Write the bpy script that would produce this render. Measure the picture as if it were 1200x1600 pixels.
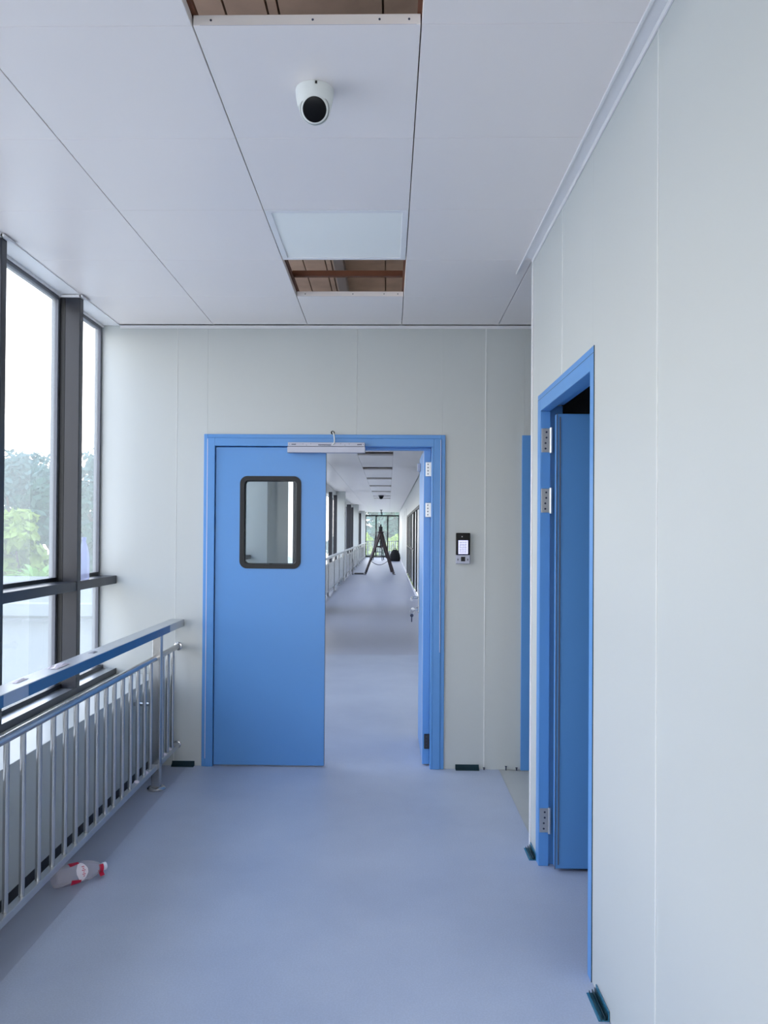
import bpy, bmesh, math, random
from mathutils import Vector, Matrix
random.seed(7)
PI = math.pi
for o in list(bpy.data.objects): bpy.data.objects.remove(o)
S = bpy.context.scene
C = S.collection

# ---------------------------------------------------------------- camera
F_PX, PITCH, YAW, ROLL, CAM_H = 1270.0, 0.00967, -0.02132, 0.00690, 1.45
def camera():
    cy, sy, cp, sp, cr, sr = math.cos(YAW), math.sin(YAW), math.cos(PITCH), math.sin(PITCH), math.cos(ROLL), math.sin(ROLL)
    fwd = Vector((sy*cp, cy*cp, sp)); rt = Vector((cy, -sy, 0)); up = rt.cross(fwd)
    r2 = cr*rt + sr*up; u2 = -sr*rt + cr*up
    cd = bpy.data.cameras.new('camera'); co = bpy.data.objects.new('camera', cd); C.objects.link(co)
    cd.sensor_fit = 'VERTICAL'; cd.sensor_height = 36; cd.sensor_width = 27
    cd.lens = F_PX/1600*36
    cd.shift_x = 20.78/1600; cd.shift_y = 21.42/1600
    cd.clip_start = 0.05; cd.clip_end = 500
    m = Matrix((r2, u2, -fwd)).transposed().to_4x4(); m.translation = Vector((0, 0, CAM_H))
    co.matrix_world = m
    S.camera = co
camera()

# ---------------------------------------------------------------- exposure and sky
S.view_settings.view_transform = 'Standard'; S.view_settings.look = 'None'
S.view_settings.gamma = 1; S.view_settings.use_curve_mapping = False
S.view_settings.exposure = 0.83
SKY_STRENGTH = 3.4
def lin(c):
    return tuple(((v/255)/12.92 if v/255 <= .04045 else ((v/255+.055)/1.055)**2.4) for v in c)
def world():
    w = bpy.data.worlds.new('overcast_sky'); S.world = w; w.use_nodes = True
    n = w.node_tree; n.nodes.clear(); L = n.links.new
    out = n.nodes.new('ShaderNodeOutputWorld'); bg = n.nodes.new('ShaderNodeBackground')
    tc = n.nodes.new('ShaderNodeTexCoord'); sx = n.nodes.new('ShaderNodeSeparateXYZ')
    L(tc.outputs['Generated'], sx.inputs[0])
    rp = n.nodes.new('ShaderNodeValToRGB'); e = rp.color_ramp.elements
    e[0].position = 0.0; e[0].color = (.34, .30, .26, 1)
    e[1].position = 1.0; e[1].color = (.32, .52, .98, 1)
    for p, c in ((.485, (.5, .48, .44, 1)), (.50, (.98, .95, .93, 1)), (.60, (.95, .94, .96, 1)), (.72, (.54, .70, 1.04, 1))):
        a = e.new(p); a.color = c
    mr = n.nodes.new('ShaderNodeMapRange'); mr.inputs['From Min'].default_value = -1
    L(sx.outputs['Z'], mr.inputs['Value']); L(mr.outputs[0], rp.inputs[0])
    nz = n.nodes.new('ShaderNodeTexNoise'); nz.inputs['Scale'].default_value = 3.2; nz.inputs['Detail'].default_value = 6
    mp = n.nodes.new('ShaderNodeMapping'); mp.inputs['Scale'].default_value = (1, 1, 3)
    L(tc.outputs['Generated'], mp.inputs[0]); L(mp.outputs[0], nz.inputs['Vector'])
    cr = n.nodes.new('ShaderNodeValToRGB'); cr.color_ramp.elements[0].position = .42; cr.color_ramp.elements[1].position = .62
    L(nz.outputs[0], cr.inputs[0])
    up = n.nodes.new('ShaderNodeMath'); up.operation = 'GREATER_THAN'; up.inputs[1].default_value = .02
    L(sx.outputs['Z'], up.inputs[0])
    mu = n.nodes.new('ShaderNodeMath'); mu.operation = 'MULTIPLY'; L(cr.outputs[0], mu.inputs[0]); L(up.outputs[0], mu.inputs[1])
    m2 = n.nodes.new('ShaderNodeMath'); m2.operation = 'MULTIPLY'; L(mu.outputs[0], m2.inputs[0]); m2.inputs[1].default_value = .6
    mx = n.nodes.new('ShaderNodeMixRGB'); mx.inputs[2].default_value = (1.0, .98, .98, 1)
    L(m2.outputs[0], mx.inputs[0]); L(rp.outputs[0], mx.inputs[1])
    L(mx.outputs[0], bg.inputs[0]); bg.inputs[1].default_value = SKY_STRENGTH
    L(bg.outputs[0], out.inputs[0])
world()

# ---------------------------------------------------------------- materials
def pset(b, k, v):
    if k in b.inputs: b.inputs[k].default_value = v
def mat(name, rgb, rough=.5, metal=0.0, var=0.06, vscale=3.0, bump=0.0, bscale=60, spec=.5, stretch=(1, 1, 1), coat=0.0):
    m = bpy.data.materials.new(name); m.use_nodes = True
    n = m.node_tree; b = n.nodes['Principled BSDF']; L = n.links.new
    c = lin(rgb)
    pset(b, 'Roughness', rough); pset(b, 'Metallic', metal); pset(b, 'Specular IOR Level', spec)
    if coat: pset(b, 'Coat Weight', coat); pset(b, 'Coat Roughness', .15)
    tc = n.nodes.new('ShaderNodeTexCoord'); mp = n.nodes.new('ShaderNodeMapping'); mp.inputs['Scale'].default_value = stretch
    L(tc.outputs['Object'], mp.inputs[0])
    nz = n.nodes.new('ShaderNodeTexNoise'); nz.inputs['Scale'].default_value = vscale; nz.inputs['Detail'].default_value = 5
    L(mp.outputs[0], nz.inputs['Vector'])
    mx = n.nodes.new('ShaderNodeMixRGB')
    mx.inputs[1].default_value = tuple(max(0, v*(1-var)) for v in c)+(1,)
    mx.inputs[2].default_value = tuple(min(1, v*(1+var)) for v in c)+(1,)
    L(nz.outputs[0], mx.inputs[0]); L(mx.outputs[0], b.inputs['Base Color'])
    if bump:
        nb = n.nodes.new('ShaderNodeTexNoise'); nb.inputs['Scale'].default_value = bscale
        L(mp.outputs[0], nb.inputs['Vector'])
        bp = n.nodes.new('ShaderNodeBump'); bp.inputs['Strength'].default_value = bump; bp.inputs['Distance'].default_value = .002
        L(nb.outputs[0], bp.inputs['Height']); L(bp.outputs[0], b.inputs['Normal'])
    return m
def glass_mat(name, tint=(1, 1, 1), haze=.1, haze_col=(.8, .85, .85), gloss=.08, trans_haze=True):
    m = bpy.data.materials.new(name); m.use_nodes = True
    n = m.node_tree; n.nodes.clear(); L = n.links.new
    out = n.nodes.new('ShaderNodeOutputMaterial')
    tr = n.nodes.new('ShaderNodeBsdfTransparent'); tr.inputs[0].default_value = (*tint, 1)
    gl = n.nodes.new('ShaderNodeBsdfGlossy'); gl.inputs['Roughness'].default_value = .02
    fr = n.nodes.new('ShaderNodeLayerWeight'); fr.inputs[0].default_value = .3
    mu = n.nodes.new('ShaderNodeMath'); mu.operation = 'MULTIPLY'; mu.inputs[1].default_value = gloss*4
    L(fr.outputs['Fresnel'], mu.inputs[0])
    a = n.nodes.new('ShaderNodeMixShader'); L(mu.outputs[0], a.inputs[0]); L(tr.outputs[0], a.inputs[1]); L(gl.outputs[0], a.inputs[2])
    d = n.nodes.new('ShaderNodeBsdfTranslucent' if trans_haze else 'ShaderNodeBsdfDiffuse'); d.inputs[0].default_value = (*haze_col, 1)
    b = n.nodes.new('ShaderNodeMixShader')
    nz = n.nodes.new('ShaderNodeTexNoise'); nz.inputs['Scale'].default_value = 1.2; nz.inputs['Detail'].default_value = 3
    tc = n.nodes.new('ShaderNodeTexCoord'); L(tc.outputs['Object'], nz.inputs['Vector'])
    mr = n.nodes.new('ShaderNodeMapRange'); mr.inputs['To Min'].default_value = haze*.8; mr.inputs['To Max'].default_value = haze*1.2
    L(nz.outputs[0], mr.inputs[0]); L(mr.outputs[0], b.inputs[0])
    L(a.outputs[0], b.inputs[1]); L(d.outputs[0], b.inputs[2]); L(b.outputs[0], out.inputs[0])
    return m
def floor_mat():
    m = bpy.data.materials.new('grey_floor_coating'); m.use_nodes = True
    n = m.node_tree; b = n.nodes['Principled BSDF']; L = n.links.new
    tc = n.nodes.new('ShaderNodeTexCoord')
    a = n.nodes.new('ShaderNodeTexNoise'); a.inputs['Scale'].default_value = 1.3; a.inputs['Detail'].default_value = 8; a.inputs['Roughness'].default_value = .6
    s = n.nodes.new('ShaderNodeTexNoise'); s.inputs['Scale'].default_value = 160; s.inputs['Detail'].default_value = 2
    L(tc.outputs['Object'], a.inputs['Vector']); L(tc.outputs['Object'], s.inputs['Vector'])
    r = n.nodes.new('ShaderNodeValToRGB'); e = r.color_ramp.elements
    e[0].position = .3; e[0].color = (*lin((172, 180, 198)), 1); e[1].position = .7; e[1].color = (*lin((188, 195, 210)), 1)
    L(a.outputs[0], r.inputs[0])
    r2 = n.nodes.new('ShaderNodeValToRGB'); q = r2.color_ramp.elements
    q[0].position = .44; q[0].color = (.86, .86, .86, 1); q[1].position = .6; q[1].color = (1, 1, 1, 1)
    L(s.outputs[0], r2.inputs[0])
    mx = n.nodes.new('ShaderNodeMixRGB'); mx.blend_type = 'MULTIPLY'; mx.inputs[0].default_value = .5
    L(r.outputs[0], mx.inputs[1]); L(r2.outputs[0], mx.inputs[2]); L(mx.outputs[0], b.inputs['Base Color'])
    pset(b, 'Roughness', .42); pset(b, 'Specular IOR Level', .5)
    bp = n.nodes.new('ShaderNodeBump'); bp.inputs['Strength'].default_value = .12; bp.inputs['Distance'].default_value = .001
    L(s.outputs[0], bp.inputs['Height']); L(bp.outputs[0], b.inputs['Normal'])
    return m
def leaf_mat(name, rgb):
    m = mat(name, rgb, .7, var=.35, vscale=1.5)
    n = m.node_tree; b = n.nodes['Principled BSDF']
    out = [x for x in n.nodes if x.type == 'OUTPUT_MATERIAL'][0]
    t = n.nodes.new('ShaderNodeBsdfTranslucent'); t.inputs[0].default_value = (*lin(rgb), 1)
    mx = n.nodes.new('ShaderNodeMixShader'); mx.inputs[0].default_value = .35
    n.links.new(b.outputs[0], mx.inputs[1]); n.links.new(t.outputs[0], mx.inputs[2]); n.links.new(mx.outputs[0], out.inputs[0])
    return m
M = dict(
 wall=mat('cream_wall_sheet', (199, 202, 199), .38, var=.012, vscale=1.5),
 bead=mat('white_sealant', (228, 229, 226), .5, var=.01),
 ceil=mat('ceiling_sheet', (238, 230, 226), .34, var=.012, vscale=1.2),
 trimw=mat('white_trim', (232, 230, 230), .4, var=.01),
 floor=floor_mat(),
 floor2=mat('bare_screed', (186, 186, 180), .7, var=.06, vscale=6, bump=.2),
 floor4=mat('margin_floor_tone', (168, 174, 191), .5, var=.05, vscale=3),
 floor3=mat('glossy_floor_coating', (164, 168, 186), .32, var=.04, vscale=1.2),
 frost=mat('frosted_glass', (205, 210, 212), .25, var=.02),
 blue=mat('blue_door_enamel', (92, 150, 212), .32, var=.02, vscale=2),
 black=mat('black_rubber', (14, 15, 18), .5, var=.05),
 steel=mat('painted_dark_steel', (29, 32, 42), .35, var=.08, vscale=4),
 chrome=mat('stainless_steel', (192, 192, 192), .24, 1.0, var=.06, vscale=8),
 chromel=mat('matt_stainless', (198, 200, 202), .34, .85, var=.05, vscale=8),
 film=mat('blue_protective_film', (26, 96, 150), .3, var=.12, vscale=9),
 alum=mat('light_aluminium', (98, 100, 108), .4, .1, var=.03),
 slab=mat('brown_formwork_slab', (192, 172, 157), .9, var=.42, vscale=5, bump=.4, bscale=30),
 rust=mat('rust_brown_steel', (98, 54, 30), .7, var=.25, vscale=9, bump=.2),
 duct=mat('grey_duct', (150, 150, 155), .5, .3, var=.05),
 white=mat('white_plastic', (226, 228, 224), .4, var=.01),
 lens=mat('black_lens', (3, 3, 5), .3, var=.02, spec=.2),
 lightp=mat('opal_diffuser', (246, 246, 240), .35, var=.005),
 silver=mat('brushed_aluminium', (180, 182, 196), .4, .3, var=.03),
 ink=mat('dark_ink', (50, 56, 78), .6, var=.05),
 teal=mat('teal_plastic_profile', (58, 128, 158), .25, .3, var=.15, vscale=20),
 tealdk=mat('dark_teal_profile', (20, 52, 62), .35, .2, var=.15, vscale=20),
 dark=mat('unlit_room_dark', (40, 42, 50), .8, var=.05),
 red=mat('red_label', (196, 22, 62), .4, var=.06, vscale=20),
 lbl=mat('white_label', (232, 222, 228), .4, var=.02),
 brown=mat('tripod_dark_brown', (46, 30, 32), .5, var=.15, vscale=12),
 bagm=mat('black_fabric', (16, 16, 20), .9, var=.1, bump=.3),
 ext=mat('pale_render', (126, 133, 137), .8, var=.05, vscale=2, bump=.2),
 roof=mat('grey_roof', (104, 108, 110), .9, var=.1),
 bounce_ground=mat('pale_bounce_ground', (206, 198, 184), .95, var=.1, vscale=1.5, bump=.4),  # unseen ground coloured pale to bounce light up to the ceiling
 bark=mat('bark', (92, 80, 66), .9, var=.25, vscale=8, bump=.4),
 glass=glass_mat('hazy_window_glass', (.98, .985, .98), .075, (.90, .96, .90)),  # haze mixed into the panes stands in for the overexposed, pale outdoors
 dglass=glass_mat('door_pane_glass', (.72, .76, .78), .02, (.4, .42, .44), trans_haze=False),
 pet=glass_mat('clear_bottle_plastic', (.92, .90, .93), .22, (.95, .88, .92), .12, trans_haze=False),
 petb=glass_mat('lilac_bottle_plastic', (.80, .82, .94), .30, (.78, .80, .95), .10),
 leaf1=leaf_mat('leaves_dark', (48, 84, 62)), leaf2=leaf_mat('leaves_blue_green', (72, 104, 96)),
 leaf3=leaf_mat('leaves_yellow_green', (128, 150, 52)), leaf4=leaf_mat('leaves_bright', (110, 150, 58)),
 keyp=mat('white_key', (240, 240, 250), .4, var=.01),
)
def screen_mat():
    m = mat('lit_screen', (170, 172, 220), .3, var=.02)
    b = m.node_tree.nodes['Principled BSDF']
    pset(b, 'Emission Color', (.50, .50, .85, 1)); pset(b, 'Emission Strength', .75)
    return m
M['screen'] = screen_mat()

# ---------------------------------------------------------------- mesh helpers
class MB:
    def __init__(s): s.bm = bmesh.new()
    def box(s, x0, x1, y0, y1, z0, z1):
        v = [s.bm.verts.new((x, y, z)) for x in (x0, x1) for y in (y0, y1) for z in (z0, z1)]
        for f in ((0, 1, 3, 2), (4, 6, 7, 5), (0, 4, 5, 1), (2, 3, 7, 6), (0, 2, 6, 4), (1, 5, 7, 3)):
            s.bm.faces.new([v[i] for i in f])
        return s
    def tube(s, a, b, r, seg=14, r2=None, caps=True):
        a = Vector(a); b = Vector(b); r2 = r if r2 is None else r2
        d = (b-a).normalized(); u = d.orthogonal().normalized(); w = d.cross(u)
        A = [s.bm.verts.new(a+(u*math.cos(t)+w*math.sin(t))*r) for t in [2*PI*i/seg for i in range(seg)]]
        B = [s.bm.verts.new(b+(u*math.cos(t)+w*math.sin(t))*r2) for t in [2*PI*i/seg for i in range(seg)]]
        for i in range(seg):
            j = (i+1) % seg; s.bm.faces.new((A[i], A[j], B[j], B[i]))
        if caps: s.bm.faces.new(A[::-1]); s.bm.faces.new(B)
        return s
    def path(s, pts, r, seg=8):
        for a, b in zip(pts[:-1], pts[1:]): s.tube(a, b, r, seg)
        return s
    def lathe(s, prof, o=(0, 0, 0), axis=(0, 0, 1), seg=28, close=True):
        o = Vector(o); d = Vector(axis).normalized(); u = d.orthogonal().normalized(); w = d.cross(u)
        rings = []
        for r, h in prof:
            rings.append([s.bm.verts.new(o+d*h+(u*math.cos(2*PI*i/seg)+w*math.sin(2*PI*i/seg))*r) for i in range(seg)])
        for A, B in zip(rings[:-1], rings[1:]):
            for i in range(seg):
                j = (i+1) % seg; s.bm.faces.new((A[i], A[j], B[j], B[i]))
        if close:
            s.bm.faces.new(rings[0][::-1]); s.bm.faces.new(rings[-1])
        return s
    def prism(s, pts, d):
        """pts: closed loop of 3-D points, d: extrusion vector"""
        d = Vector(d); A = [s.bm.verts.new(p) for p in pts]; B = [s.bm.verts.new(Vector(p)+d) for p in pts]
        n = len(pts); s.bm.faces.new(A[::-1]); s.bm.faces.new(B)
        for i in range(n):
            j = (i+1) % n; s.bm.faces.new((A[i], A[j], B[j], B[i]))
        return s
    def ring(s, outer, inner, d):
        d = Vector(d); n = len(outer)
        a = [s.bm.verts.new(p) for p in outer]; b = [s.bm.verts.new(p) for p in inner]
        c = [s.bm.verts.new(Vector(p)+d) for p in outer]; e = [s.bm.verts.new(Vector(p)+d) for p in inner]
        for i in range(n):
            j = (i+1) % n
            s.bm.faces.new((a[i], a[j], b[j], b[i])); s.bm.faces.new((c[i], e[i], e[j], c[j]))
            s.bm.faces.new((a[i], c[i], c[j], a[j])); s.bm.faces.new((b[i], b[j], e[j], e[i]))
        return s
    def build(s, name, m, parent=None, bevel=0, smooth=False, loc=None):
        bmesh.ops.recalc_face_normals(s.bm, faces=s.bm.faces[:])
        me = bpy.data.meshes.new(name); s.bm.to_mesh(me); s.bm.free()
        me.materials.append(m)
        if smooth:
            for p in me.polygons: p.use_smooth = True
        o = bpy.data.objects.new(name, me); C.objects.link(o)
        if parent is not None:
            o.parent = parent
            # meshes are written in world coordinates: undo the parent's place
            q = parent; off = Vector((0, 0, 0))
            while q is not None: off += q.location; q = q.parent
            me.transform(Matrix.Translation(-off))
        if smooth:
            try:
                e = o.modifiers.new('split', 'EDGE_SPLIT'); e.split_angle = math.radians(40)
            except Exception: pass
        if bevel:
            b = o.modifiers.new('bevel', 'BEVEL'); b.width = bevel; b.segments = 2; b.limit_method = 'ANGLE'
        return o
def box(name, m, b, parent=None, bevel=0): return MB().box(*b).build(name, m, parent, bevel)
def tag(o, label, cat, group=None, kind=None):
    o['label'] = label; o['category'] = cat
    if group: o['group'] = group
    if kind: o['kind'] = kind
    return o
def struct(o, label=None, cat=None):
    o['kind'] = 'structure'
    if label: o['label'] = label
    if cat: o['category'] = cat
    return o
def empty(name, loc=(0, 0, 0)):
    o = bpy.data.objects.new(name, None); o.location = loc; o.empty_display_size = .1; C.objects.link(o); return o
def thing(name, loc, label, cat, group=None): return tag(empty(name, loc), label, cat, group)
def copies(root, loc, label=None):
    c = root.copy(); C.objects.link(c); c.location = loc
    if label: c['label'] = label
    for ch in list(root.children):
        k = ch.copy(); C.objects.link(k); k.parent = c
        for g in ch.children:
            q = g.copy(); C.objects.link(q); q.parent = k
    return c

H, YE, XR, YC = 2.741, 5.042, 0.671, 3.822
STEP, Y0 = 0.591, 2.049
XCOL = [-1.683, -1.093, -0.507, 0.076, 0.671]
YEND, YBACK = 49.0, -2.7

# ================================================================ SETTING
# floor -----------------------------------------------------------
f = MB().box(-1.2352, .693, YBACK-.1, 9.75, -.15, 0)
f.box(.693, 2.4, YBACK-.1, 3.80, -.15, 0)
struct(f.build('floor', M['floor']), 'grey coated concrete corridor floor running to the far window', 'floor')
struct(box('floor_margin', M['floor4'], (-1.47, -1.2356, YBACK-.1, 9.75, -.15, 0)), 'darker margin strip of the floor under the railing', 'floor')  # edge strip in a slightly darker tone than the main floor
struct(box('floor_corridor', M['floor3'], (-1.75, .693, 9.7505, YEND, -.15, .0)), 'darker glossier floor of the far corridor beyond the joint', 'floor')
struct(box('floor_alcove', M['floor2'], (.6935, 2.4, 3.802, 5.14, -.15, -.002)), 'paler bare floor of the side alcove right of the double door', 'floor')

# ceiling ---------------------------------------------------------
def ceiling():
    m = MB(); k0 = -9
    rows = [Y0+STEP*i for i in range(k0, 6)]
    rows = [r for r in rows if r < YE-.002]
    g, t = .0016, .0004
    for ri in range(len(rows)):
        ya = rows[ri]; yb = rows[ri+1] if ri+1 < len(rows) else YE
        if abs(yb-YE) < .05: yb = YE
        if yb-ya < .04: continue
        idx = ri+k0
        cols = list(zip(XCOL[:-1], XCOL[1:]))
        if ya > YC-.05: cols += [(.671, 1.262), (1.262, 1.853), (1.853, 2.4)]
        for ci, (xa, xb) in enumerate(cols):
            if ci == 2 and idx in (-1, 2, 3): continue      # two open bays and the light panel
            m.box(xa+g, xb-g, ya+t, yb-t, H, H+.028)
    # last sliver against the end wall
    m.box(XCOL[0]+g, 2.4, Y0+STEP*5+t, YE, H, H+.028)
    o = m.build('ceiling', M['ceil'], bevel=.0016)
    struct(o, 'white panelled corridor ceiling with two open bays', 'ceiling')
ceiling()
def far_ceiling():
    m = MB(); y = 5.142; i = 0
    holes = {13, 18, 23, 28, 33, 38, 41}
    while y < YEND-.05:
        yb = min(y+STEP, YEND)
        xs = [-1.683]+XCOL[1:]
        for ci in range(4):
            if ci == 2 and i in holes: continue
            m.box(xs[ci]+.0016, xs[ci+1]-.0016, y+.0015, yb-.0015, H, H+.028)
        y += STEP; i += 1
    struct(m.build('ceiling_corridor', M['ceil'], bevel=.0015), 'ceiling of the long corridor seen through the open door leaf', 'ceiling')
far_ceiling()
# slab above the ceiling, made of boards
m = MB(); x = -2.0; k = 0
wd = [.33, .36, .36, .36, .15, .04, .37, .36, .36, .36, .36, .36, .36]
while x < 2.4:
    w = wd[k % len(wd)]; m.box(x+.004, x+w-.004, YBACK, YEND, 3.30, 3.40); x += w; k += 1
m.box(-2.0, 2.5, YBACK, YEND, 3.401, 3.45).box(-1.9, .69, 12.3, 12.4, H+.035, 3.299)  # partition across the void added to keep the corridor ceiling bays dark
struct(m.build('ceiling_slab', M['slab']), 'brown board-marked slab above the open ceiling bays', 'ceiling')

# end wall with the double door ------------------------------------
w = MB()
w.box(-1.80, -1.324, YE, YE+.1, 0, H+.03).box(-1.322, -1.13, YE, YE+.1, 0, H+.03)
w.box(-1.13, -.201, YE, YE+.1, 2.05, H+.03).box(-.199, .335, YE, YE+.1, 2.05, H+.03)
w.box(.335, .599, YE, YE+.1, 0, H+.03).box(.601, .84, YE, YE+.1, 0, H+.03).box(.84, 1.75, YE, YE+.1, 2.05, H+.03).box(1.75, 2.4, YE, YE+.1, 0, H+.03)
we = struct(w.build('wall_back', M['wall'], bevel=.0012), 'pale panel wall around the blue double door', 'wall')
b = MB().box(-1.3245, -1.3215, YE-.0012, YE, .0, H).box(.5965, .6035, YE-.002, YE, 0, H).box(-.201, -.199, YE-.001, YE, 2.07, H)
b.build('sealant_bead', M['bead'], we)
# right wall with side door
w = MB()
w.box(XR, XR+.1, YBACK, .929, 0, 3.30).box(XR, XR+.1, .931, 2.041, 0, 3.30).box(XR, XR+.1, 2.043, 2.69, 0, 3.30)
w.box(XR, XR+.1, 3.64, YC, 0, 3.30).box(XR, XR+.1, 2.69, 3.159, 2.05, 3.30).box(XR, XR+.1, 3.161, 3.64, 2.05, 3.30)
wr = struct(w.build('wall_right', M['wall'], bevel=.0012), 'pale panel wall on the right with the side door', 'wall')
MB().box(XR-.002, XR, 2.0395, 2.0445, 0, H).box(XR-.002, XR, 3.157, 3.163, 2.07, H).build('sealant_bead', M['bead'], wr)
# white corner profile
c = MB(); pts = [(XR-.004, YC-.034, 0)]
for i in range(7):
    a = PI/2*i/6; pts.append((XR-.004+.016*(1-math.cos(a)), YC-.010+.016*math.sin(a), 0))
pts += [(XR+.02, YC+.006, 0), (XR+.02, YC, 0), (XR-.0005, YC-.0, 0), (XR-.0005, YC-.034, 0)]
struct(MB().prism([(XR-.005, YC-.03, 0), (XR-.005, YC-.004, 0), (XR-.001, YC+.004, 0), (XR+.03, YC+.005, 0), (XR+.03, YC+.0005, 0), (XR-.0005, YC+.0005, 0), (XR-.0005, YC-.03, 0)], (0, 0, H)).build('trim_1', M['trimw']), 'white corner profile at the end of the right wall', 'trim')
# alcove and side room shells
w = MB().box(2.4, 2.5, YC-.1, YE+.1, 0, 3.3).box(XR+.1, 2.4, YC-.1, YC-.0, 0, 3.3)
struct(w.build('wall_alcove', M['wall']), 'walls closing the side alcove', 'wall')
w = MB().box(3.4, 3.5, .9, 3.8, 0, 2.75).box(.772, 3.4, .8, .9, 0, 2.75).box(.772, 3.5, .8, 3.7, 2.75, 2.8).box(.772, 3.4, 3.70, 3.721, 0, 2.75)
struct(w.build('wall_side_room', M['dark']), 'side room walls coloured dark for the missing light', 'wall')  # dark wall colour stands in for the lack of light in here
# unseen walls behind the photographer; solid left stretch added to cut window light
w = MB().box(-1.80, 2.4, YBACK-.1, YBACK, 0, .5).box(-1.80, 2.4, YBACK-.1, YBACK, 2.70, 3.3).box(-1.9, -1.80, YBACK, .298, .566, 3.3)
struct(w.build('wall_front', M['wall']), 'unseen pale walls around the added window behind the camera', 'wall')
W = struct(empty('window_fill', (-.4, YBACK, .5)), 'added unseen window behind the camera for frontal fill light', 'window')  # unseen glazing added to throw light onto the end wall
for a_, b_ in ((-1.80, -.98), (-.98, -.16), (-.16, XR)):
    MB().box(a_, a_+.04, YBACK-.08, YBACK-.03, .5, 2.7).build('mullion', M['steel'], W)
    MB().box(a_+.04, b_, YBACK-.058, YBACK-.052, .5, 2.7).build('pane', M['glass'], W)
# cornice trims
t = MB().box(XR-.048, XR-.040, YBACK, YC+.19, H-.008, H-.0002).box(XR-.040, XR-.0005, YBACK, YC-.032, H-.003, H-.0002).box(XR-.006, XR-.0005, YBACK, YC-.032, H-.02, H-.003)
struct(t.build('trim_2', M['trimw'], bevel=.001), 'white double cornice strip along the right wall', 'trim')
t = MB().box(-1.683, 2.4, YE-.016, YE-.0015, H-.004, H-.0002).box(-1.683, 2.4, YE-.0075, YE-.0015, H-.018, H-.004)
struct(t.build('trim_3', M['trimw'], bevel=.001), 'white cornice strip above the end wall', 'trim')
t = MB().box(-1.785, -1.686, YBACK, YE-.001, H-.001, H+.01).box(-1.686, -1.680, YBACK, YE-.017, H-.005, H-.0002).box(-1.795, -1.785, YBACK, YE-.001, H-.014, H+.01)
struct(t.build('trim_4', M['trimw'], bevel=.001), 'pale edge strip of the ceiling along the windows', 'trim')

# left knee wall ---------------------------------------------------
w = MB().box(-1.90, -1.425, YBACK, YE, .08, .565).box(-1.90, -1.48, YBACK, YE, -3.4, .08)
struct(w.build('wall_left', M['wall'], bevel=.002), 'low pale knee wall under the windows behind the railing', 'wall')
struct(box('baseboard_left', M['black'], (-1.479, -1.434, YBACK, YE-.001, 0, .079)), 'black skirting strip at the foot of the knee wall', 'baseboard')

# ---------------------------------------------------------------- windows on the left
POST_DY = .900
def window_left(name, y_a, y_b, first, label):
    W = struct(empty(name, (-1.8, y_a, .565)), label, 'window')
    ys = []; y = first
    while y > y_a+.05:
        if y < y_b-.05: ys.append(y)
        y -= POST_DY
    ys.sort()
    for p in ys:
        MB().box(-1.768, -1.686, p, p+.05, .60, H-.012).build('post', M['steel'], W, bevel=.003)
        MB().box(-1.796, -1.7685, p+.002, p+.048, .60, H-.012).build('post_strip', M['black'], W)  # black strip along the window side of the post
        MB().box(-1.80, -1.676, p-.018, p-.002, H-.016, H-.0055).box(-1.684, -1.668, p-.018, p+.11, H-.016, H-.0055).build('bracket', M['trimw'], W)
    edges = [y_a]+[p+.025 for p in ys]+[y_b]
    for k in range(len(edges)-1):
        a, b = edges[k], edges[k+1]
        MB().box(-1.795, -1.690, a+(.0255 if k else .001), b-(.0255 if k < len(edges)-2 else .001), 1.128, 1.178).build('transom', M['steel'], W, bevel=.003)
        MB().box(-1.828, -1.796, a+.03, b-.03 if k < len(edges)-2 else b-.03, 1.178, 1.20).build('gasket', M['black'], W)
        for z0, z1 in ((.60, 1.15), (1.15, H-.012)):
            m = MB().box(-1.835, -1.797, a, a+.03, z0, z1).box(-1.835, -1.797, b-.045 if k < len(edges)-2 else b-.024, b, z0, z1)
            m.box(-1.835, -1.797, a+.03, b-.045, z1-.02, z1).build('frame', M['alum'], W, bevel=.002)
            MB().box(-1.818, -1.812, a+.031, b-.046 if k < len(edges)-2 else b-.025, z0+.02, z1-.021).build('pane', M['glass'], W)
    MB().box(-1.818, -1.812, y_a, y_b, H+.02, 3.29).build('upper_pane', M['glass'], W)  # unseen pane added above the ceiling to let daylight into the void
    MB().box(-1.835, -1.80, y_a, y_b, H-.011, H+.019).build('head_rail', M['alum'], W)
    s = MB().box(-1.84, -1.692, y_a, y_b, .566, .598).build('sill', M['chromel'], W, bevel=.002)
    MB().box(-1.6915, -1.688, y_a, y_b, .566, .602).build('sill_edge', M['steel'], s)
    MB().box(-1.79, -1.77, y_a, y_b, .5985, .622).build('sill_stop', M['steel'], s)
    return W
window_left('window_1', .30, YE, 4.385, 'tall glazed wall with dark steel posts along the left side')

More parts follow.
